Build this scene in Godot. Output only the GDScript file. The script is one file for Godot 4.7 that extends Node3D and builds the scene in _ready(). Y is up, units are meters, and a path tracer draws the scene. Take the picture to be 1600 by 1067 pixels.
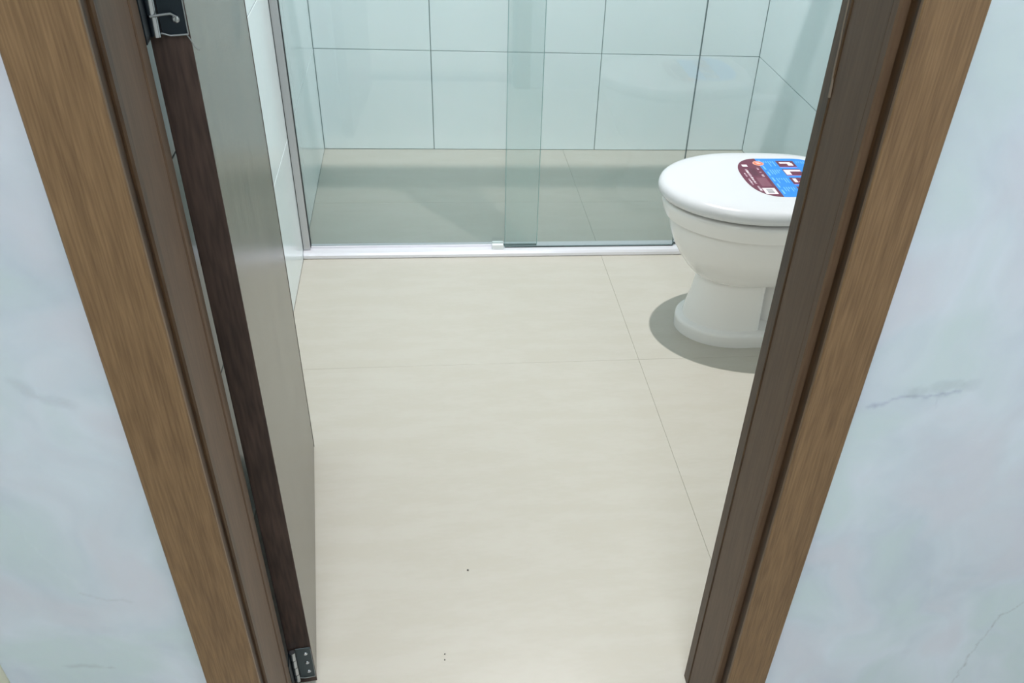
extends Node3D

# Room frame: x right, y up, -z into the bathroom; the camera stands above the origin in the hall.
const XL := -0.359      # bathroom left wall face
const XR := 1.208       # bathroom right wall face
const ZB := -3.22       # bathroom back wall face
const ZH := -0.735      # hall face of the door wall
const ZW := -0.86       # bathroom face of the door wall
const HB := 3.0         # ceiling height
const JL := -0.239      # left jamb face
const JR := 0.394       # right jamb face
const ZG := -2.410      # shower glass plane

var M := {}
var rng := RandomNumberGenerator.new()

func _ready() -> void:
	rng.seed = 7
	# ---------- camera ----------
	var cam := Camera3D.new()
	cam.name = "camera"
	var f := 1376.6
	cam.projection = Camera3D.PROJECTION_FRUSTUM
	cam.near = 0.05
	cam.far = 50.0
	cam.size = 0.05 * 1067.0 / f
	cam.frustum_offset = Vector2(-74.3, 163.9) * (0.05 / f)
	cam.transform = Transform3D(Basis(Vector3(0.98970735, 0.0540071, 0.13252391), Vector3(0.04232281, 0.77416578, -0.6315664), Vector3(-0.13670455, 0.6306747, 0.76391183)), Vector3(0, 1.22, 0))
	add_child(cam)
	cam.current = true
	# ---------- environment and exposure ----------
	var env := Environment.new()
	env.background_mode = Environment.BG_COLOR
	env.background_color = Color(0.05, 0.055, 0.06)
	env.tonemap_mode = Environment.TONE_MAPPER_LINEAR
	env.tonemap_exposure = 1.0
	env.sdfgi_enabled = true
	env.ssao_enabled = true
	env.ssil_enabled = true
	var we := WorldEnvironment.new()
	we.name = "world_environment"
	we.environment = env
	add_child(we)
	# ---------- lamps: a slim batten over the bathroom, a square panel in the hall ----------
	bath_lamp(Vector3(0.42, HB, -2.104), Color(1.0, 0.985, 0.985), 5.7, "small round downlight in the bathroom ceiling before the shower")
	hall_lamp(Vector3(0.0, HB, 1.10), 0.95, Color(0.925, 0.957, 1.0), 0.355)
	make_materials()
	# ---------- the setting ----------
	build_floor()
	build_tiled_walls()
	build_door_wall()
	build_hall()
	build_ceiling()
	# ---------- the door and its frame ----------
	build_frame()
	build_door()
	# ---------- things ----------
	build_shower()
	build_toilet()
	build_specks()

# =====================================================================  helpers
func tag(o: Node, label: String, category: String, kind := "", group := "") -> void:
	if label != "": o.set_meta("label", label)
	if category != "": o.set_meta("category", category)
	if kind != "": o.set_meta("kind", kind)
	if group != "": o.set_meta("group", group)

func root(called: String, at: Vector3, label: String, category: String, kind := "") -> Node3D:
	var o := Node3D.new()
	o.name = called
	o.position = at
	add_child(o, true)
	tag(o, label, category, kind)
	return o

func put(called: String, mesh: Mesh, mat: Material, parent: Node, at := Vector3.ZERO, turn := 0.0) -> MeshInstance3D:
	var o := MeshInstance3D.new()
	o.name = called
	o.mesh = mesh
	o.material_override = mat
	o.position = at
	o.rotation.y = turn
	o.cast_shadow = GeometryInstance3D.SHADOW_CASTING_SETTING_ON
	parent.add_child(o, true)
	return o

func face(st: SurfaceTool, pts: Array, out: Vector3) -> void:
	# a flat convex face; front faces run clockwise seen from outside
	var n: Vector3 = (pts[1] - pts[0]).cross(pts[2] - pts[0]).normalized()
	var p := pts.duplicate()
	if n.dot(out) > 0.0:
		p.reverse()
	var nn := n if n.dot(out) > 0.0 else -n
	for k in range(1, p.size() - 1):
		for v in [p[0], p[k], p[k + 1]]:
			st.set_normal(nn)
			st.set_uv(Vector2(v.x, -v.y))
			st.add_vertex(v)

# a box with chamfered edges, centred on the origin
func bevel_box(s: Vector3, b: float) -> ArrayMesh:
	var st := SurfaceTool.new()
	st.begin(Mesh.PRIMITIVE_TRIANGLES)
	add_bevel_box(st, Vector3.ZERO, s, b)
	return st.commit()

func add_bevel_box(st: SurfaceTool, c: Vector3, s: Vector3, b: float) -> void:
	var h := s * 0.5
	var q := func(sx: int, sy: int, sz: int, axis: int) -> Vector3:
		var v := Vector3(sx * h.x, sy * h.y, sz * h.z)
		for k in 3:
			if k != axis:
				v[k] -= signf(v[k]) * b
		return v + c
	for axis in 3:
		for d in [-1, 1]:
			var pts := []
			for e in [[-1, -1], [-1, 1], [1, 1], [1, -1]]:
				var g := [0, 0, 0]
				g[axis] = d
				g[(axis + 1) % 3] = e[0]
				g[(axis + 2) % 3] = e[1]
				pts.append(q.call(g[0], g[1], g[2], axis))
			var o := Vector3.ZERO
			o[axis] = d
			face(st, pts, o)
	for axis in 3:
		var a1 := (axis + 1) % 3
		var a2 := (axis + 2) % 3
		for e in [[-1, -1], [-1, 1], [1, 1], [1, -1]]:
			var g := [0, 0, 0]
			g[a1] = e[0]
			g[a2] = e[1]
			var lo := g.duplicate()
			lo[axis] = -1
			var hi := g.duplicate()
			hi[axis] = 1
			var o := Vector3.ZERO
			o[a1] = e[0]
			o[a2] = e[1]
			face(st, [q.call(lo[0], lo[1], lo[2], a1), q.call(hi[0], hi[1], hi[2], a1), q.call(hi[0], hi[1], hi[2], a2), q.call(lo[0], lo[1], lo[2], a2)], o)
	for sx in [-1, 1]:
		for sy in [-1, 1]:
			for sz in [-1, 1]:
				face(st, [q.call(sx, sy, sz, 0), q.call(sx, sy, sz, 1), q.call(sx, sy, sz, 2)], Vector3(sx, sy, sz))

# box between two corners, chamfered, as a part whose node sits at the box's centre
func box(called: String, a: Vector3, b: Vector3, mat: Material, parent: Node, bev := 0.001) -> MeshInstance3D:
	return put(called, bevel_box((b - a).abs(), bev), mat, parent, (a + b) * 0.5)

# rings of equal length, joined into a skin; smooth unless two rings share a height mark in `hard`
func loft(rings: Array, hard := [], cap_lo := true, cap_hi := true) -> ArrayMesh:
	var st := SurfaceTool.new()
	st.begin(Mesh.PRIMITIVE_TRIANGLES)
	var n: int = rings[0].size()
	var g := 1
	for r in range(rings.size() - 1):
		if r in hard:
			g += 1
		st.set_smooth_group(g)
		for k in n:
			var k2 := (k + 1) % n
			var a: Vector3 = rings[r][k]
			var b: Vector3 = rings[r][k2]
			var c: Vector3 = rings[r + 1][k2]
			var d: Vector3 = rings[r + 1][k]
			for v in [a, c, b, a, d, c]:
				st.add_vertex(v)
	for side in [0, 1]:
		if (side == 0 and not cap_lo) or (side == 1 and not cap_hi):
			continue
		st.set_smooth_group(90 + side)
		var ring: Array = rings[0] if side == 0 else rings[rings.size() - 1]
		var mid := Vector3.ZERO
		for v in ring:
			mid += v / float(n)
		for k in n:
			var a: Vector3 = ring[k]
			var b: Vector3 = ring[(k + 1) % n]
			for v in ([mid, b, a] if side == 1 else [mid, a, b]):
				st.add_vertex(v)
	st.generate_normals()
	return st.commit()

# egg-shaped plan: pointing to -x, widest at xm; e < 1 squares the back
func egg(y: float, xf: float, xb: float, xm: float, hw: float, e := 0.6, n := 64) -> Array:
	var out := []
	for k in n:
		var t := TAU * k / n
		var c := cos(t)
		var s := sin(t)
		if c > 0.0:
			out.append(Vector3(xm - (xm - xf) * c, y, hw * s))
		else:
			out.append(Vector3(xm + (xb - xm) * pow(-c, e), y, hw * signf(s) * pow(absf(s), e)))
	return out

func tube(path: Array, rad: float, sides := 10) -> ArrayMesh:
	var rings := []
	for k in path.size():
		var a: Vector3 = path[maxi(k - 1, 0)]
		var b: Vector3 = path[mini(k + 1, path.size() - 1)]
		var d := (b - a).normalized()
		var u := d.cross(Vector3(0.31, 0.2, 0.93)).normalized()
		var w := d.cross(u)
		var ring := []
		for j in sides:
			var t := TAU * j / sides
			ring.append(path[k] + (u * cos(t) + w * sin(t)) * rad)
		rings.append(ring)
	return loft(rings)

# closed outline in the xy plane pushed along z by depth
func extrude(outline: Array, depth: float) -> ArrayMesh:
	var a := []
	var b := []
	for p in outline:
		a.append(Vector3(p.x, p.y, 0))
		b.append(Vector3(p.x, p.y, depth))
	var st := SurfaceTool.new()
	st.begin(Mesh.PRIMITIVE_TRIANGLES)
	var flat := PackedVector2Array(outline)
	var tri := Geometry2D.triangulate_polygon(flat)
	for k in range(0, tri.size(), 3):
		face(st, [b[tri[k]], b[tri[k + 1]], b[tri[k + 2]]], Vector3(0, 0, signf(depth)))
		face(st, [a[tri[k]], a[tri[k + 1]], a[tri[k + 2]]], Vector3(0, 0, -signf(depth)))
	var turning := 0.0
	for k in outline.size():
		var p: Vector2 = outline[k]
		var q: Vector2 = outline[(k + 1) % outline.size()]
		turning += p.x * q.y - q.x * p.y
	for k in outline.size():
		var k2 := (k + 1) % outline.size()
		var e: Vector2 = outline[k2] - outline[k]
		var o := Vector3(e.y, -e.x, 0) * signf(turning)
		face(st, [a[k], a[k2], b[k2], b[k]], o)
	return st.commit()

# =====================================================================  materials
func noise(sd: int, freq: float, oct := 4) -> FastNoiseLite:
	var n := FastNoiseLite.new()
	n.seed = sd
	n.noise_type = FastNoiseLite.TYPE_SIMPLEX_SMOOTH
	n.frequency = freq
	n.fractal_octaves = oct
	return n

func ramp(stops: Array, t: float) -> Color:
	t = clampf(t, 0.0, 1.0)
	for k in range(stops.size() - 1):
		if t <= stops[k + 1][0]:
			return stops[k][1].lerp(stops[k + 1][1], (t - stops[k][0]) / (stops[k + 1][0] - stops[k][0]))
	return stops[stops.size() - 1][1]

# long grain: coarse bands and fine fibres that both run up the piece once the texture is stretched
func wood_texture(sd: int, dark: Color, mid: Color, light: Color) -> ImageTexture:
	var n := 512
	var coarse := noise(sd, 0.012, 3).get_seamless_image(n, n)
	var fine := noise(sd + 1, 0.11, 3).get_seamless_image(n, n)
	var blotch := noise(sd + 2, 0.02, 2).get_seamless_image(n, n)
	var im := Image.create(n, n, false, Image.FORMAT_RGB8)
	for y in n:
		for x in n:
			var t := 0.26 * coarse.get_pixel(x, y).r + 0.54 * fine.get_pixel(x, y).r + 0.20 * blotch.get_pixel(x, (y * 2) % n).r
			im.set_pixel(x, y, ramp([[0.25, dark], [0.5, mid], [0.78, light]], t))
	return ImageTexture.create_from_image(im)

func wood(called: String, tex: Texture2D, rough: float, scale: Vector3, spec := 0.5) -> StandardMaterial3D:
	var m := StandardMaterial3D.new()
	m.resource_name = called
	m.albedo_texture = tex
	m.uv1_triplanar = true
	m.uv1_world_triplanar = true
	m.uv1_scale = scale
	m.roughness = rough
	m.metallic_specular = spec
	return m

func plain(called: String, c: Color, rough: float, metal := 0.0) -> StandardMaterial3D:
	var m := StandardMaterial3D.new()
	m.resource_name = called
	m.albedo_color = c
	m.roughness = rough
	m.metallic = metal
	return m

func cloud_texture(sd: int, freq: float, a: Color, b: Color, stretch: int) -> ImageTexture:
	var n := 512
	var one := noise(sd, freq, 4).get_seamless_image(n, n)
	var two := noise(sd + 5, freq * 6.0, 3).get_seamless_image(n, n)
	var im := Image.create(n, n, false, Image.FORMAT_RGB8)
	for y in n:
		for x in n:
			var t := 0.65 * one.get_pixel(x, (y * stretch) % n).r + 0.35 * two.get_pixel(x, (y * stretch) % n).r
			im.set_pixel(x, y, a.lerp(b, smoothstep(0.25, 0.75, t)))
	return ImageTexture.create_from_image(im)

# polished marble: soft slanting clouds, a few thin veins given in metres on the slab
func marble_texture(sd: int, w: float, h: float, veins: Array) -> ImageTexture:
	var px := 400.0
	var iw := int(w * px)
	var ih := int(h * px)
	var warp := noise(sd, 3.0, 3)
	var cloud := noise(sd + 1, 2.3, 4)
	var tint := noise(sd + 2, 3.5, 3)
	var fine := noise(sd + 3, 16.0, 3)
	var im := Image.create(iw, ih, false, Image.FORMAT_RGB8)
	for j in ih:
		for i in iw:
			var x := i / px
			var y := h - j / px
			var wx := x + 0.07 * warp.get_noise_2d(x, y)
			var wy := y + 0.07 * warp.get_noise_2d(x + 7.0, y)
			# the clouds lie along a slanting line
			var u := wx * 1.5 + wy * 0.55
			var v := (wy - wx * 0.35) * 1.1
			var t := 0.5 + 0.62 * cloud.get_noise_2d(u, v) + 0.16 * fine.get_noise_2d(u, v)
			var c := ramp([[0.1, Color(0.745, 0.79, 0.845)], [0.45, Color(0.795, 0.838, 0.89)], [0.65, Color(0.82, 0.86, 0.91)], [0.95, Color(0.845, 0.88, 0.935)]], t)
			var g := tint.get_noise_2d(u * 0.8 + 3.0, v)
			if g > 0.0:
				c = c.lerp(Color(0.78, 0.845, 0.865), clampf(g * 1.6, 0, 0.7))
			else:
				c = c.lerp(Color(0.815, 0.825, 0.875), clampf(-g * 1.6, 0, 0.7))
			im.set_pixel(i, j, c)
	for vein in veins:
		# [[x, y], ...] in slab metres, width, strength, colour
		var pts: Array = vein[0]
		for k in range(pts.size() - 1):
			var a := Vector2(pts[k][0], pts[k][1])
			var b := Vector2(pts[k + 1][0], pts[k + 1][1])
			var steps := int(a.distance_to(b) * px * 2.0) + 1
			for s in steps:
				var p := a.lerp(b, float(s) / steps)
				p += Vector2(fine.get_noise_2d(p.x * 2.0, p.y * 2.0), fine.get_noise_2d(p.x * 2.0 + 9.0, p.y * 2.0)) * 0.005
				var r: float = vein[1] * (0.75 + 0.6 * fine.get_noise_2d(p.x * 3.0, p.y * 3.0))
				var ir := int(ceil(r * px)) + 1
				var ci := int(p.x * px)
				var cj := int((h - p.y) * px)
				for dj in range(-ir, ir + 1):
					for di in range(-ir, ir + 1):
						var i2 := ci + di
						var j2 := cj + dj
						if i2 < 0 or j2 < 0 or i2 >= iw or j2 >= ih:
							continue
						var d := Vector2(di, dj).length() / px
						var amt: float = vein[2] * clampf(1.0 - d / maxf(r, 0.001), 0.0, 1.0) * 0.13
						if amt > 0.0:
							im.set_pixel(i2, j2, im.get_pixel(i2, j2).lerp(vein[3], amt))
	return ImageTexture.create_from_image(im)

func make_materials() -> void:
	var brown := wood_texture(11, Color(0.405, 0.308, 0.212), Color(0.472, 0.368, 0.26), Color(0.53, 0.42, 0.303))
	M.casing = wood("casing_wood", brown, 0.45, Vector3(7.0, 0.28, 7.0))
	M.bead = wood("bead_wood", wood_texture(81, Color(0.22, 0.15, 0.09), Color(0.30, 0.215, 0.135), Color(0.37, 0.275, 0.18)), 0.45, Vector3(5.0, 0.4, 5.0))
	M.jamb = wood("jamb_wood", wood_texture(31, Color(0.365, 0.285, 0.222), Color(0.395, 0.312, 0.245), Color(0.425, 0.34, 0.27)), 0.46, Vector3(3.0, 0.22, 3.0), 0.4)
	M.groove = wood("groove_wood", wood_texture(41, Color(0.17, 0.105, 0.055), Color(0.26, 0.175, 0.10), Color(0.33, 0.23, 0.14)), 0.5, Vector3(3.0, 0.3, 3.0))
	M.edge = wood("door_edge_wood", wood_texture(21, Color(0.15, 0.10, 0.08), Color(0.235, 0.175, 0.15), Color(0.30, 0.23, 0.20)), 0.55, Vector3(3.0, 0.3, 3.0))
	M.leaf = wood("door_leaf_wood", wood_texture(51, Color(0.31, 0.29, 0.24), Color(0.41, 0.385, 0.325), Color(0.49, 0.46, 0.395)), 0.26, Vector3(2.0, 0.25, 2.0))
	var tile := StandardMaterial3D.new()
	tile.resource_name = "wall_tile_glaze"
	tile.albedo_texture = cloud_texture(61, 0.012, Color(0.922, 0.974, 0.984), Color(0.934, 0.98, 0.99), 1)
	tile.uv1_triplanar = true
	tile.uv1_world_triplanar = true
	tile.roughness = 0.16
	M.tile = tile
	M.grout_dark = plain("grout_grey", Color(0.42, 0.47, 0.47), 0.9)
	M.grout_light = plain("grout_white", Color(0.64, 0.68, 0.68), 0.9)
	var ft := StandardMaterial3D.new()
	ft.resource_name = "floor_porcelain"
	ft.albedo_texture = cloud_texture(71, 0.010, Color(0.757, 0.742, 0.692), Color(0.772, 0.758, 0.713), 4)
	ft.uv1_triplanar = true
	ft.uv1_world_triplanar = true
	ft.uv1_scale = Vector3(0.8, 0.8, 0.8)
	ft.roughness = 0.38
	M.floor_tile = ft
	M.floor_grout = plain("floor_grout", Color(0.728, 0.71, 0.66), 0.9)
	M.threshold = plain("threshold_stone", Color(0.42, 0.42, 0.41), 0.35)
	M.cream = plain("cream_paint", Color(0.92, 0.91, 0.82), 0.8)
	M.white_paint = plain("white_paint", Color(0.80, 0.80, 0.79), 0.85)
	M.hall_paint = plain("hall_paint", Color(0.92, 0.92, 0.91), 0.85)
	M.ceiling_paint = plain("ceiling_paint", Color(0.74, 0.74, 0.73), 0.9)
	M.ceramic = plain("white_ceramic", Color(0.955, 0.955, 0.945), 0.10)
	M.plastic = plain("white_seat_plastic", Color(0.872, 0.885, 0.895), 0.22)
	M.alu = plain("satin_aluminium", Color(0.80, 0.80, 0.81), 0.32, 0.85)
	M.white_alu = plain("white_aluminium", Color(0.93, 0.93, 0.95), 0.30, 0.3)
	M.clear = plain("guide_plastic", Color(0.80, 0.86, 0.86), 0.25)
	M.film = plain("wrapping_film", Color(0.52, 0.54, 0.54), 0.25)
	M.guide = plain("white_guide", Color(0.93, 0.95, 0.95), 0.3)
	M.chrome = plain("chrome", Color(0.75, 0.77, 0.79), 0.18, 1.0)
	M.dark_steel = plain("blued_steel", Color(0.15, 0.19, 0.22), 0.3, 0.6)
	M.worn_steel = plain("worn_steel", Color(0.30, 0.34, 0.35), 0.4, 0.5)
	M.grit = plain("grit", Color(0.33, 0.32, 0.31), 0.9)
	M.gasket = plain("dark_gasket", Color(0.16, 0.18, 0.18), 0.6)
	M.sealant = plain("dried_sealant", Color(0.50, 0.45, 0.40), 0.6)
	M.glass_edge = plain("polished_glass_edge", Color(0.52, 0.66, 0.65), 0.15)
	M.glass_edge_deep = plain("dark_glass_edge", Color(0.22, 0.31, 0.32), 0.2)
	var gl := StandardMaterial3D.new()
	gl.resource_name = "shower_glass"
	gl.transparency = BaseMaterial3D.TRANSPARENCY_ALPHA
	gl.albedo_color = Color(0.56, 0.80, 0.79, 0.10)
	gl.roughness = 0.02
	M.glass = gl

# =====================================================================  the setting
func build_floor() -> void:
	var o := root("floor", Vector3(0.42, 0, -2.0), "cream large format porcelain floor of the bathroom", "floor", "structure")
	var off := -o.position
	box("screed", Vector3(XL - 0.1, -0.12, ZB - 0.1) + off, Vector3(XR + 0.1, -0.009, -0.80) + off, M.floor_grout, o)
	put("grout_bed", bevel_box(Vector3(XR - XL, 0.008, -0.80 - ZB), 0.0005), M.floor_grout, o, Vector3((XL + XR) / 2, -0.0055, (-0.80 + ZB) / 2) + off)
	var xs := [XL, 0.510, XR]
	var zs := [-0.80, -1.808, -2.755, ZB]
	for i in 2:
		for j in 3:
			var a := Vector3(xs[i] + 0.00025, -0.0085, zs[j + 1] + 0.00025)
			var b := Vector3(xs[i + 1] - 0.00025, 0.0, zs[j] - 0.00025)
			box("floor_tile", a + off, b + off, M.floor_tile, o, 0.0006)
	var t := root("trim_1", Vector3((JL + JR) / 2, 0, (ZH + ZW) / 2), "grey stone threshold on the floor across the doorway", "threshold", "structure")
	put("sill", bevel_box(Vector3(0.63, 0.05, 0.065), 0.002), M.threshold, t, Vector3(0, -0.003, 0.03))

func tiled_wall(called: String, label: String, along_z: bool, at: float, inward: float, from: float, to: float, cols: Array, grout: Material) -> void:
	# the wall's face lies at `at`; inward is the sign of the way into the room
	var mid := (from + to) / 2
	var pos := Vector3(at, 0, mid) if along_z else Vector3(mid, 0, at)
	var o := root(called, pos, label, "wall", "structure")
	var span := absf(to - from)
	var body := Vector3(0.12, HB, span + 0.02) if along_z else Vector3(span + 0.02, HB, 0.12)
	var back := Vector3(-inward * 0.0685, HB / 2, 0) if along_z else Vector3(0, HB / 2, -inward * 0.0685)
	put("wall_body", bevel_box(body, 0.001), grout, o, back)
	var rows := [0.0, 0.342, 0.7136, 1.085, 1.456, 1.827, 2.198, 2.569, 2.94, HB]
	for r in range(rows.size() - 1):
		for c in range(cols.size() - 1):
			var lo: float = minf(cols[c], cols[c + 1]) + 0.0014
			var hi: float = maxf(cols[c], cols[c + 1]) - 0.0014
			var y0: float = rows[r] + 0.0012
			var y1: float = rows[r + 1] - 0.0012
			var s := Vector3(0.0085, y1 - y0, hi - lo) if along_z else Vector3(hi - lo, y1 - y0, 0.0085)
			var p := Vector3(-inward * 0.00425, (y0 + y1) / 2, (lo + hi) / 2 - mid) if along_z else Vector3((lo + hi) / 2 - mid, (y0 + y1) / 2, -inward * 0.00425)
			put("wall_tile", bevel_box(s, 0.0006), M.tile, o, p)

func build_tiled_walls() -> void:
	tiled_wall("wall_back", "white glazed tile wall at the back of the shower", false, ZB, 1.0, XL, XR, [XL, 0.033, 0.629, XR], M.grout_dark)
	tiled_wall("wall_left", "white glazed tile wall behind the open wooden door", true, XL, 1.0, ZB, ZW, [ZB, -2.623, -2.026, -1.429, ZW], M.grout_light)
	tiled_wall("wall_right", "white glazed tile wall on the toilet side", true, XR, -1.0, ZB, ZW, [ZB, -2.623, -2.026, -1.429, ZW], M.grout_dark)

# a marble slab standing on the hall face, its texture spread once over the front
func slab(called: String, x0: float, x1: float, y0: float, y1: float, tex: Texture2D, parent: Node, off: Vector3, u0: Rect2) -> void:
	var m := StandardMaterial3D.new()
	m.resource_name = called + "_polish"
	m.albedo_texture = tex
	m.roughness = 0.3
	var st := SurfaceTool.new()
	st.begin(Mesh.PRIMITIVE_TRIANGLES)
	var c := Vector3((x0 + x1) / 2, (y0 + y1) / 2, ZH - 0.006)
	add_bevel_box(st, Vector3.ZERO, Vector3(x1 - x0, y1 - y0, 0.012), 0.0008)
	var arr := st.commit().surface_get_arrays(0)
	var vs: PackedVector3Array = arr[Mesh.ARRAY_VERTEX]
	var uv := PackedVector2Array()
	for v in vs:
		uv.append(Vector2((v.x + c.x - u0.position.x) / u0.size.x, 1.0 - (v.y + c.y - u0.position.y) / u0.size.y))
	arr[Mesh.ARRAY_TEX_UV] = uv
	var am := ArrayMesh.new()
	am.add_surface_from_arrays(Mesh.PRIMITIVE_TRIANGLES, arr)
	put(called, am, m, parent, c + off)

func build_door_wall() -> void:
	var o := root("wall_front", Vector3(0.08, 0, (ZH + ZW) / 2), "pale blue grey marble wall around the wooden door frame", "wall", "structure")
	var off := -o.position
	var za := ZW + 0.0
	var zb := ZH - 0.012
	box("wall_body", Vector3(-0.70, 0, za) + off, Vector3(-0.262, HB, zb) + off, M.white_paint, o)
	box("wall_body", Vector3(0.417, 0, za) + off, Vector3(1.62, HB, zb) + off, M.white_paint, o)
	box("wall_body", Vector3(-0.262, 2.14, za) + off, Vector3(0.417, HB, zb) + off, M.white_paint, o)
	var vd := Color(0.56, 0.60, 0.72)
	var vg := Color(0.55, 0.57, 0.60)
	var vw := Color(0.90, 0.93, 0.96)
	var lt := marble_texture(101, 0.30, 2.0, [
		[[[0.118, 0.53], [0.130, 0.48], [0.150, 0.44]], 0.006, 0.4, vw],
		[[[0.150, 0.425], [0.176, 0.412], [0.20, 0.408]], 0.004, 0.35, vg],
		[[[0.095, 0.300], [0.117, 0.296], [0.15, 0.288]], 0.005, 0.4, vg],
		[[[0.165, 0.72], [0.19, 0.70], [0.215, 0.69]], 0.009, 0.12, vg]])
	var rt := marble_texture(202, 1.15, 2.0, [
		[[[0.078, 0.650], [0.119, 0.662], [0.155, 0.664], [0.184, 0.670]], 0.0038, 1.1, vd],
		[[[0.12, 0.668], [0.155, 0.678], [0.20, 0.676]], 0.011, 0.10, vd],
		[[[0.160, 0.664], [0.158, 0.645]], 0.004, 0.25, vd],
		[[[0.372, 0.05], [0.377, 0.108], [0.384, 0.206], [0.396, 0.26], [0.422, 0.287], [0.50, 0.32]], 0.0034, 0.9, vg],
		[[[0.222, 0.597], [0.236, 0.594]], 0.003, 0.5, vw],
		[[[0.255, 0.365], [0.262, 0.340], [0.270, 0.31]], 0.005, 0.3, vw],
		[[[0.280, 0.30], [0.290, 0.262]], 0.006, 0.25, vw],
		[[[0.375, 0.268], [0.392, 0.272]], 0.003, 0.6, vw]])
	slab("marble_slab", -0.5343, -0.262, 0, HB, lt, o, off, Rect2(-0.56, 0, 0.30, 2.0))
	slab("marble_slab", 0.417, 1.50, 0, HB, rt, o, off, Rect2(0.40, 0, 1.15, 2.0))
	slab("marble_slab", -0.262, 0.417, 2.14, HB, rt, o, off, Rect2(-0.3, 1.0, 1.15, 2.0))

func build_hall() -> void:
	var o := root("wall_left_hall", Vector3(-0.5945, 0, 0.4), "cream painted hall wall at the edge of the marble", "wall", "structure")
	box("plaster", Vector3(-0.06, 0, -1.146), Vector3(0.06, HB, 1.25), M.cream, o)
	o = root("wall_right_hall", Vector3(1.56, 0, 0.4), "pale painted wall on the right of the hall", "wall", "structure")
	box("plaster", Vector3(-0.06, 0, -1.134), Vector3(0.06, HB, 1.25), M.hall_paint, o)
	o = root("wall_rear_hall", Vector3(0.5, 0, 1.6), "pale painted hall wall facing the bathroom doorway", "wall", "structure")
	box("plaster", Vector3(-1.16, 0, 0), Vector3(1.12, HB, 0.12), M.hall_paint, o)
	o = root("floor_hall", Vector3(0.5, 0, 0.4), "cream porcelain floor of the hall outside the bathroom", "floor", "structure")
	for i in 2:
		for j in 3:
			box("floor_tile", Vector3(-1.04 + i * 1.02, -0.03, -1.134 + j * 0.78), Vector3(-0.022 + i * 1.02, 0.0, -0.356 + j * 0.78), M.floor_tile, o, 0.0006)

func build_ceiling() -> void:
	var o := root("ceiling", Vector3(0.42, HB, -1.0), "plain white ceiling over bathroom and hall", "ceiling", "structure")
	box("plaster", Vector3(-1.2, 0, -2.4), Vector3(1.3, 0.1, 2.75), M.ceiling_paint, o)

# =====================================================================  lamps
func bath_lamp(at: Vector3, c: Color, energy: float, label: String) -> void:
	var o := root("ceiling_downlight", at, label, "lamp")
	put("lamp_ring", lathe([[0.0, 0.050], [-0.004, 0.050], [-0.008, 0.046], [-0.009, 0.032], [-0.004, 0.030]]), plain("lamp_body", Color(0.9, 0.9, 0.9), 0.5), o)
	var glow := plain("lamp_lens", Color(0.95, 0.95, 0.92), 0.6)
	glow.emission_enabled = true
	glow.emission = c
	glow.emission_energy_multiplier = 8.0
	put("lamp_lens", lathe([[-0.0045, 0.029], [-0.0085, 0.028], [-0.0100, 0.024]]), glow, o)
	var l := SpotLight3D.new()
	l.name = "lamp_light"
	l.light_size = 0.018
	l.light_energy = energy
	l.light_color = c
	l.spot_range = 12.0
	l.spot_attenuation = 2.0
	l.spot_angle = 41.0
	l.spot_angle_attenuation = 0.4
	l.shadow_enabled = true
	l.position = Vector3(0, -0.038, 0)
	l.rotation.x = -PI / 2
	o.add_child(l)

# [height, radius] pairs turned round the y axis
func lathe(prof: Array, n := 24) -> ArrayMesh:
	var rings := []
	for p in prof:
		var ring := []
		for j in n:
			var t := TAU * j / n
			ring.append(Vector3(p[1] * cos(t), p[0], p[1] * sin(t)))
		rings.append(ring)
	return loft(rings)

func hall_lamp(at: Vector3, side: float, c: Color, energy: float) -> void:
	var o := root("ceiling_panel_lamp", at, "square white panel lamp on the hall ceiling", "lamp")
	put("lamp_frame", bevel_box(Vector3(side + 0.03, 0.025, side + 0.03), 0.004), plain("panel_frame", Color(0.9, 0.9, 0.9), 0.5), o, Vector3(0, -0.0125, 0))
	var glow := plain("panel_diffuser", Color(0.95, 0.96, 0.97), 0.6)
	glow.emission_enabled = true
	glow.emission = c
	glow.emission_energy_multiplier = 3.0
	put("lamp_diffuser", bevel_box(Vector3(side, 0.006, side), 0.002), glow, o, Vector3(0, -0.0281, 0))
	var l := AreaLight3D.new()
	l.name = "panel_light"
	l.area_size = Vector2(side, side)
	l.area_normalize_energy = true
	l.light_energy = energy * 10.0
	l.light_color = c
	l.area_range = 12.0
	l.shadow_enabled = true
	l.position = Vector3(0, -0.034, 0)
	l.rotation.x = -PI / 2
	o.add_child(l)

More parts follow.
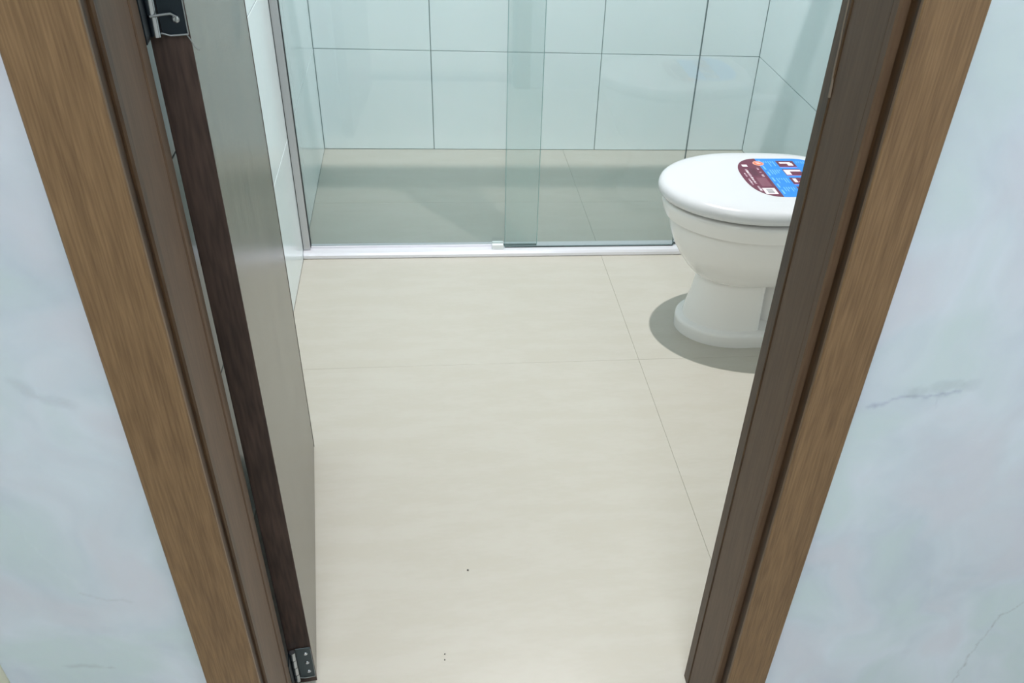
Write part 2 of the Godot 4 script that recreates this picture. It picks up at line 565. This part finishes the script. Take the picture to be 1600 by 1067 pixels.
# =====================================================================  door frame
func build_frame() -> void:
	var o := root("trim_2", Vector3((JL + JR) / 2, 0, (ZH + ZW) / 2), "brown wood grain door frame set in the marble wall", "door frame", "structure")
	var off := -o.position
	var top := 2.10
	for s in [-1, 1]:
		var j: float = JL if s < 0 else JR
		var ci: float = -0.2395 if s < 0 else 0.399      # inner edge of the casing
		var co: float = -0.3027 if s < 0 else 0.4570
		# casing board on the hall face, standing proud of the marble
		box("casing", Vector3(ci, 0, -0.7285) + off, Vector3(co, top + 0.06, ZH + 0.013) + off, M.casing, o, 0.0012)
		box("casing_back", Vector3(ci + s * 0.012, 0, ZH) + off, Vector3(co, top + 0.06, -0.7285) + off, M.casing, o, 0.0005)
		# the dark groove between casing and jamb
		box("groove", Vector3(ci + s * 0.0025, 0, -0.748) + off, Vector3(ci + s * 0.012, top, -0.7285) + off, M.groove, o, 0.0005)
		# rounded front edge of the jamb, then the jamb board itself
		box("jamb_bead", Vector3(j - s * 0.0012, 0, -0.762) + off, Vector3(j + s * 0.02, top, -0.748) + off, M.bead if s < 0 else M.jamb, o, 0.002)
		box("jamb", Vector3(j, 0, -0.838) + off, Vector3(j + s * 0.0225, top, -0.762) + off, M.jamb, o, 0.001)
		box("stop_strip", Vector3(j - s * 0.0014, 0, ZW) + off, Vector3(j + s * 0.0225, top, -0.838) + off, M.bead if s > 0 else M.jamb, o, 0.0012)
		# casing on the bathroom face
		box("casing", Vector3(j + s * 0.008, 0, ZW - 0.012) + off, Vector3(j + s * 0.068, top + 0.06, ZW) + off, M.casing, o, 0.0015)
	box("head_jamb", Vector3(JL, top, ZW) + off, Vector3(JR, top + 0.03, ZH) + off, M.jamb, o, 0.001)
	box("head_casing", Vector3(-0.2395, top, ZH) + off, Vector3(0.399, top + 0.06, ZH + 0.013) + off, M.casing, o, 0.0015)
	box("head_casing", Vector3(JL - 0.008, top, ZW - 0.012) + off, Vector3(JR + 0.008, top + 0.06, ZW) + off, M.casing, o, 0.0015)
	# a ragged line of dried sealant on the right strip's edge
	var pts := []
	for k in 12:
		var y := 0.955 + 0.012 * k
		pts.append(Vector3(JR - 0.0008, y, ZW + 0.0210 - 0.0009 * k + 0.0005 * sin(k * 2.1)) + off)
	put("sealant_smear", tube(pts, 0.0016, 7), M.sealant, o)

# =====================================================================  door leaf
func build_door() -> void:
	# the leaf stands open against the left wall: near lower corner, then away from the camera
	var a := Vector3(-0.2090, 0, -0.902)
	var d := Vector3(-0.0847, 0, -0.9964)
	var o := root("door_1", a, "brown wooden door standing open into the bathroom beside the left wall", "door", "structure")
	o.rotation.y = atan2(-d.x, -d.z)
	# local axes: -z runs along the leaf, +x faces the room
	var h := 2.08
	put("door_leaf", bevel_box(Vector3(0.034, h, 0.600), 0.001), M.leaf, o, Vector3(-0.0177, h / 2 + 0.008, -0.3015))
	put("edge_band", bevel_box(Vector3(0.0352, h, 0.0025), 0.0006), M.edge, o, Vector3(-0.0176, h / 2 + 0.008, -0.00025))
	put("edge_band", bevel_box(Vector3(0.0352, h, 0.0025), 0.0006), M.edge, o, Vector3(-0.0176, h / 2 + 0.008, -0.60275))
	for y in [0.059, 1.020, 1.90]:
		hinge(o, y)
	# lever handle on the room side
	var hd := Node3D.new()
	hd.name = "handle"
	hd.position = Vector3(-0.0007, 1.02, -0.545)
	o.add_child(hd)
	var disc := []
	for k in 2:
		var ring := []
		for j in 24:
			var t := TAU * j / 24
			ring.append(Vector3(0.007 * k, 0.024 * cos(t), -0.024 * sin(t)))
		disc.append(ring)
	put("rosette", loft(disc), M.chrome, hd)
	put("lever", tube([Vector3(0.005, 0, 0), Vector3(0.035, 0, 0), Vector3(0.044, 0, 0.006), Vector3(0.046, 0, 0.02), Vector3(0.046, 0, 0.11)], 0.008, 12), M.chrome, hd)

func hinge(door: Node3D, y: float) -> void:
	var hn := Node3D.new()
	hn.name = "hinge"
	hn.position = Vector3(-0.0125, y, 0.0012)
	door.add_child(hn, true)
	var h := 0.072
	put("hinge_plate", bevel_box(Vector3(0.0225, h, 0.0018), 0.0005), M.dark_steel if y > 0.5 else M.worn_steel, hn, Vector3(0, 0, 0.0009))
	var kn := [-0.030, -0.012, 0.006, 0.024]
	for k in kn.size():
		var y0: float = kn[k] - 0.006
		put("knuckle", tube([Vector3(-0.0155, y0 + 0.0004, 0.006), Vector3(-0.0155, y0 + 0.0172, 0.006)], 0.0046, 14), M.chrome, hn)
	put("hinge_wing", bevel_box(Vector3(0.0016, h, 0.026), 0.0004), M.dark_steel, hn, Vector3(-0.0205, 0, 0.020))
	for yy in [-0.022, 0.0, 0.022]:
		var rings := []
		for k in 3:
			var ring := []
			var r: float = [0.0036, 0.0034, 0.002][k]
			for j in 16:
				var t := TAU * j / 16
				ring.append(Vector3(0.003 + r * cos(t), yy + r * sin(t), [0.0018, 0.0026, 0.0032][k]))
			rings.append(ring)
		put("screw", loft(rings), M.chrome, hn)
	# shreds of clear wrapping left round the plate
	var e := 0.0034
	put("wrapping_shred", tube([Vector3(-0.012, -0.0335, e), Vector3(-0.004, -0.0355, e), Vector3(0.0115, -0.0345, e)], 0.0008, 6), M.film, hn)
	put("wrapping_shred", tube([Vector3(0.0115, 0.034, e), Vector3(0.0118, 0.0, e), Vector3(0.0115, -0.0345, e)], 0.0006, 6), M.film, hn)
	if y > 0.5:
		put("wrapping_shred", tube([Vector3(-0.017, -0.018, 0.011), Vector3(-0.008, -0.0165, 0.0105), Vector3(0.000, -0.0165, 0.006), Vector3(0.004, -0.019, 0.005), Vector3(0.003, -0.0235, 0.004)], 0.0010, 6), M.film, hn)
		put("wrapping_shred", tube([Vector3(0.010, -0.035, 0.003), Vector3(0.0125, -0.040, 0.002), Vector3(0.0145, -0.045, 0.0015), Vector3(0.018, -0.049, 0.001)], 0.0006, 6), M.film, hn)

# =====================================================================  shower
func pane(called: String, x0: float, x1: float, y0: float, y1: float, z: float, parent: Node, off: Vector3) -> MeshInstance3D:
	var t := 0.008
	var p := put(called, bevel_box(Vector3(x1 - x0, y1 - y0, t), 0.0004), M.glass, parent, Vector3((x0 + x1) / 2, (y0 + y1) / 2, z) + off)
	for s in [-1, 1]:
		put("polished_edge", bevel_box(Vector3(0.0012, y1 - y0, t), 0.0002), (M.glass_edge if x1 < 0.4 or (x0 < 0.4 and s < 0) or s > 0 and x1 > 1.0 else M.glass_edge_deep), p, Vector3(s * ((x1 - x0) / 2 + 0.0004), 0, 0))
	return p

func build_shower() -> void:
	var o := root("shower_screen", Vector3((XL + XR) / 2, 0, ZG), "aluminium framed shower screen with two fixed clear glass panes", "shower screen")
	var off := -o.position
	# bottom rail: a rounded sill with a lip behind it
	var prof := [Vector2(-0.026, 0.0), Vector2(0.040, 0.0), Vector2(0.042, 0.003), Vector2(0.041, 0.0105), Vector2(0.037, 0.016), Vector2(0.030, 0.018), Vector2(-0.020, 0.018), Vector2(-0.026, 0.014)]
	var rail := put("bottom_rail", extrude(prof, XR - XL - 0.002), M.white_alu, o, Vector3(XL + 0.001, 0.0002, ZG) + off)
	rail.rotation.y = PI / 2
	rail.position = Vector3(XL + 0.001, 0.0002, ZG) + off
	rail.rotation.y = -PI / 2
	rail.scale = Vector3(1, 1, -1)
	# lip that holds the left pane, and dark seals under the panes
	box("glazing_lip", Vector3(XL + 0.02, 0.018, ZG + 0.005) + off, Vector3(0.214, 0.025, ZG + 0.009) + off, M.white_alu, o, 0.0008)
	box("seal_strip", Vector3(XL + 0.02, 0.0183, ZG - 0.004) + off, Vector3(0.318, 0.0215, ZG + 0.004) + off, M.gasket, o, 0.0005)
	box("seal_strip", Vector3(0.738, 0.0183, ZG - 0.004) + off, Vector3(XR - 0.02, 0.0215, ZG + 0.004) + off, M.gasket, o, 0.0005)
	# wall profiles
	for s in [-1, 1]:
		var x: float = XL if s < 0 else XR
		var pr := put("wall_profile", bevel_box(Vector3(0.020, 1.885, 0.034), 0.001), M.alu, o, Vector3(x - s * 0.0102, 0.019 + 0.9425, ZG + 0.004) + off)
		put("seal_strip", bevel_box(Vector3(0.0016, 1.88, 0.012), 0.0003), M.gasket, pr, Vector3(-s * 0.0108, 0, 0.0))
		put("seal_strip", bevel_box(Vector3(0.0012, 1.88, 0.002), 0.0003), M.gasket, pr, Vector3(s * 0.0092, 0, 0.0176))
	box("header_rail", Vector3(XL + 0.001, 1.905, ZG - 0.018) + off, Vector3(XR - 0.001, 1.962, ZG + 0.032) + off, M.alu, o, 0.002)
	pane("fixed_pane", XL + 0.021, 0.318, 0.022, 1.905, ZG, o, off)
	pane("fixed_pane", 0.738, XR - 0.021, 0.022, 1.905, ZG, o, off)
	# floor guide at the end of the left pane
	var g := Node3D.new()
	g.name = "floor_guide"
	g.position = Vector3(0.2, 0.018, ZG + 0.021) + off
	o.add_child(g)
	put("guide_block", bevel_box(Vector3(0.034, 0.015, 0.017), 0.0015), M.guide, g, Vector3(0, 0.0077, 0))
	put("guide_cap", bevel_box(Vector3(0.033, 0.005, 0.006), 0.001), M.clear, g, Vector3(0, 0.0180, -0.0045))
	var s := root("sliding_glass_panel", Vector3(0.4775, 0.02, ZG + 0.014), "sliding clear glass panel between the two fixed shower panes", "glass panel")
	pane("glass_pane", 0.222, 0.7335, 0.0205, 1.904, ZG + 0.014, s, -s.position)
	box("seal_strip", Vector3(0.222, 0.0185, ZG + 0.0105) - s.position, Vector3(0.7335, 0.0204, ZG + 0.0175) - s.position, M.gasket, s, 0.0003)

# =====================================================================  toilet
func build_toilet() -> void:
	var zc := -1.964
	var o := root("toilet", Vector3(0.80, 0, zc), "white ceramic toilet with closed lid and a printed blue label", "toilet")
	var ox := -0.80
	# front pedestal with a rounded foot ledge
	var ped := []
	for r in [[0.0, 0.640, 0.118], [0.027, 0.639, 0.118], [0.033, 0.6405, 0.1165], [0.036, 0.644, 0.113], [0.0375, 0.652, 0.106], [0.040, 0.657, 0.101], [0.06, 0.661, 0.097], [0.10, 0.671, 0.092], [0.14, 0.678, 0.089], [0.19, 0.683, 0.088]]:
		ped.append(egg(r[0], r[1] + ox, (0.985 if r[0] < 0.0385 else 0.842) + ox, 0.79 + ox, r[2], 0.28))
	put("pedestal", loft(ped, [5]), M.ceramic, o)
	# the narrower waste channel behind it
	var trap := []
	for r in [[0.036, 0.075], [0.10, 0.068], [0.20, 0.070], [0.26, 0.075]]:
		trap.append(egg(r[0], 0.84 + ox, 1.06 + ox, 0.95 + ox, r[1], 0.4))
	put("waste_channel", loft(trap), M.ceramic, o)
	# bowl, with the rim band and its fine ledge
	var bw := []
	for r in [[0.158, 0.690, 0.82, 0.080], [0.163, 0.674, 0.90, 0.094], [0.172, 0.660, 0.93, 0.108], [0.19, 0.643, 0.96, 0.124], [0.215, 0.624, 0.99, 0.141], [0.245, 0.606, 1.01, 0.156], [0.28, 0.592, 1.025, 0.167], [0.314, 0.5865, 1.035, 0.1705], [0.3185, 0.5885, 1.035, 0.1690], [0.3215, 0.5725, 1.038, 0.1800], [0.336, 0.566, 1.04, 0.1835], [0.352, 0.563, 1.04, 0.1855], [0.3590, 0.5635, 1.038, 0.185], [0.3615, 0.567, 1.03, 0.182], [0.362, 0.60, 1.0, 0.150]]:
		bw.append(egg(r[0], r[1] + ox, r[2] + ox, 0.80 + ox, r[3], 0.55))
	put("bowl", loft(bw, [8, 9]), M.ceramic, o)
	# seat ring, almost hidden under the lid
	var seat := []
	for r in [[0.3622, 0.604, 0.146], [0.364, 0.600, 0.150], [0.368, 0.600, 0.150], [0.3705, 0.604, 0.146]]:
		seat.append(egg(r[0], r[1] + ox, 0.99 + ox, 0.79 + ox, r[2], 0.6))
	put("seat", loft(seat), M.plastic, o)
	var lid := []
	for r in [[0.3710, 0.580, 0.160], [0.3692, 0.560, 0.180], [0.3722, 0.5535, 0.1865], [0.380, 0.5505, 0.1895], [0.388, 0.5505, 0.1895], [0.395, 0.553, 0.187], [0.4005, 0.559, 0.182], [0.4040, 0.569, 0.172], [0.4058, 0.590, 0.152], [0.4064, 0.615, 0.130]]:
		lid.append(egg(r[0], r[1] + ox, 1.035 - (r[1] - 0.55) * 0.6 + ox, 0.79 + ox, r[2], 0.6))
	var lo := put("lid", loft(lid), M.plastic, o)
	# printed label stuck on the lid
	var lab := StandardMaterial3D.new()
	lab.resource_name = "label_print"
	lab.albedo_texture = label_texture()
	lab.roughness = 0.35
	var out := []
	for k in 48:
		var t := TAU * k / 48
		var c := cos(t)
		var s := sin(t)
		out.append(Vector2(-signf(c) * (0.04 + 0.075 * pow(absf(c), 0.85)) , 0.117 * signf(s) * pow(absf(s), 0.75)))
	var st := SurfaceTool.new()
	st.begin(Mesh.PRIMITIVE_TRIANGLES)
	for k in 48:
		var a: Vector2 = out[k]
		var b: Vector2 = out[(k + 1) % 48]
		for p in [Vector2.ZERO, b, a]:
			st.set_normal(Vector3.UP)
			st.set_uv(Vector2((p.x + 0.115) / 0.23, (p.y + 0.117) / 0.234))
			st.add_vertex(Vector3(p.x, 0.0003, p.y))
		for p in [[a, 0.0003], [b, 0.0003], [b, 0.0], [a, 0.0003], [b, 0.0], [a, 0.0]]:
			st.set_normal(Vector3(p[0].x, 0, p[0].y).normalized())
			st.set_uv(Vector2((p[0].x + 0.115) / 0.23, (p[0].y + 0.117) / 0.234))
			st.add_vertex(Vector3(p[0].x, p[1], p[0].y))
	var sk := put("label_sticker", st.commit(), lab, lo, Vector3(0.870 + ox, 0.4065, -0.011))
	sk.set_meta("label", "blue and maroon printed label on the lid")
	# hinge blocks of the seat and the flush pipe to the wall
	for s in [-1, 1]:
		put("seat_hinge", bevel_box(Vector3(0.03, 0.022, 0.035), 0.004), M.plastic, o, Vector3(1.045 + ox, 0.373, s * 0.075))
	put("flush_pipe", tube([Vector3(1.02 + ox, 0.30, 0), Vector3(1.20 + ox, 0.30, 0)], 0.024, 20), M.plastic, o)

func label_texture() -> ImageTexture:
	var n := 384
	var im := Image.create(n, n, false, Image.FORMAT_RGB8)
	var blue := Color(0.16, 0.56, 0.93)
	var pale := Color(0.47, 0.75, 0.97)
	var maroon := Color(0.42, 0.13, 0.25)
	var white := Color(0.96, 0.93, 0.95)
	im.fill(blue)
	var r := func(u0: float, v0: float, u1: float, v1: float, c: Color) -> void:
		im.fill_rect(Rect2i(int(u0 * n), int(v0 * n), int((u1 - u0) * n), int((v1 - v0) * n)), c)
	r.call(0.0, 0.0, 0.285, 1.0, maroon)
	for k in 6:       # paler blue fields behind the text columns
		r.call(0.31, 0.05 + k * 0.155, 0.33, 0.15 + k * 0.155, pale)
	# small print on the maroon end: rows of short strokes, too small to read
	for row in [[0.085, 0.30, 0.86, 0.022], [0.045, 0.40, 0.70, 0.014], [0.225, 0.26, 0.50, 0.02]]:
		var v: float = row[1]
		while v < row[2]:
			var l := 0.012 + 0.022 * rng.randf()
			r.call(row[0], v, row[0] + row[3] + 0.008 * rng.randf(), minf(v + l, row[2]), white.lerp(maroon, 0.25 * rng.randf()))
			v += l + 0.010 + (0.05 if rng.randf() < 0.15 else 0.0)
	r.call(0.125, 0.27, 0.205, 0.47, Color(0.35, 0.12, 0.22))
	r.call(0.14, 0.52, 0.25, 0.74, Color(0.52, 0.30, 0.37))
	r.call(0.085, 0.17, 0.145, 0.23, white)
	# bar code
	r.call(0.12, 0.78, 0.255, 0.93, white)
	var b := 0.805
	while b < 0.905:
		var wd := 0.004 + 0.006 * rng.randf()
		r.call(0.155, b, 0.225, b + wd, Color(0.2, 0.22, 0.24))
		b += wd + 0.005
	# orange roundel where the two colours meet
	for j in range(int(0.06 * n), int(0.22 * n)):
		for i in range(int(0.20 * n), int(0.38 * n)):
			var d := Vector2(i - 0.285 * n, j - 0.135 * n).length() / n
			if d < 0.062:
				im.set_pixel(i, j, Color(0.94, 0.50, 0.36) if d < 0.05 else Color(0.95, 0.70, 0.62))
	r.call(0.265, 0.11, 0.305, 0.125, white)
	r.call(0.27, 0.14, 0.315, 0.152, white)
	# instruction pictures on maroon squares, each with a white shape, and pale text beside them
	for k in 4:
		var v0 := 0.07 + 0.225 * k
		r.call(0.50, v0, 0.70, v0 + 0.165, maroon)
		r.call(0.50, v0 + 0.165, 0.70, v0 + 0.178, Color(0.75, 0.55, 0.9))
		match k:
			0:
				r.call(0.53, v0 + 0.03, 0.66, v0 + 0.075, white)
				r.call(0.61, v0 + 0.06, 0.67, v0 + 0.13, white)
			1:
				r.call(0.51, v0 + 0.015, 0.70, v0 + 0.06, white)
				r.call(0.51, v0 + 0.03, 0.57, v0 + 0.15, white)
			2:
				r.call(0.53, v0 + 0.02, 0.57, v0 + 0.12, white)
				r.call(0.58, v0 + 0.09, 0.64, v0 + 0.125, Color(0.95, 0.6, 0.4))
			3:
				r.call(0.54, v0 + 0.04, 0.66, v0 + 0.11, white)
		for t in 5:
			r.call(0.355 + 0.026 * t, v0 + 0.01, 0.367 + 0.026 * t, v0 + 0.05 + 0.10 * rng.randf(), pale)
			r.call(0.73 + 0.026 * t, v0 + 0.01, 0.742 + 0.026 * t, v0 + 0.05 + 0.10 * rng.randf(), pale)
	return ImageTexture.create_from_image(im)

# crumbs of grit left on the floor tiles
func build_specks() -> void:
	var spots := [[0.0454, -1.1278, 1.0, "dark speck of grit alone in the middle of the cream floor"], [-0.0032, -0.9403, 0.6, "small grit speck near the doorway, farther of two close together"], [-0.0036, -0.9285, 0.6, "small grit speck near the doorway, nearer of two close together"]]
	for k in 3:
		var at := Vector3(spots[k][0], 0.0, spots[k][1])
		var ring := []
		for h in [[0.0, 0.0016], [0.0010, 0.0019], [0.0020, 0.0009]]:
			var r := []
			for j in 9:
				var t := TAU * j / 9
				var w: float = h[1] * spots[k][2] * (0.8 + 0.4 * rng.randf())
				r.append(Vector3(w * cos(t), h[0], w * sin(t)))
			ring.append(r)
		var o := put("grit_speck", loft(ring), M.grit, self, at)
		tag(o, spots[k][3], "speck", "", "specks of grit on the floor")
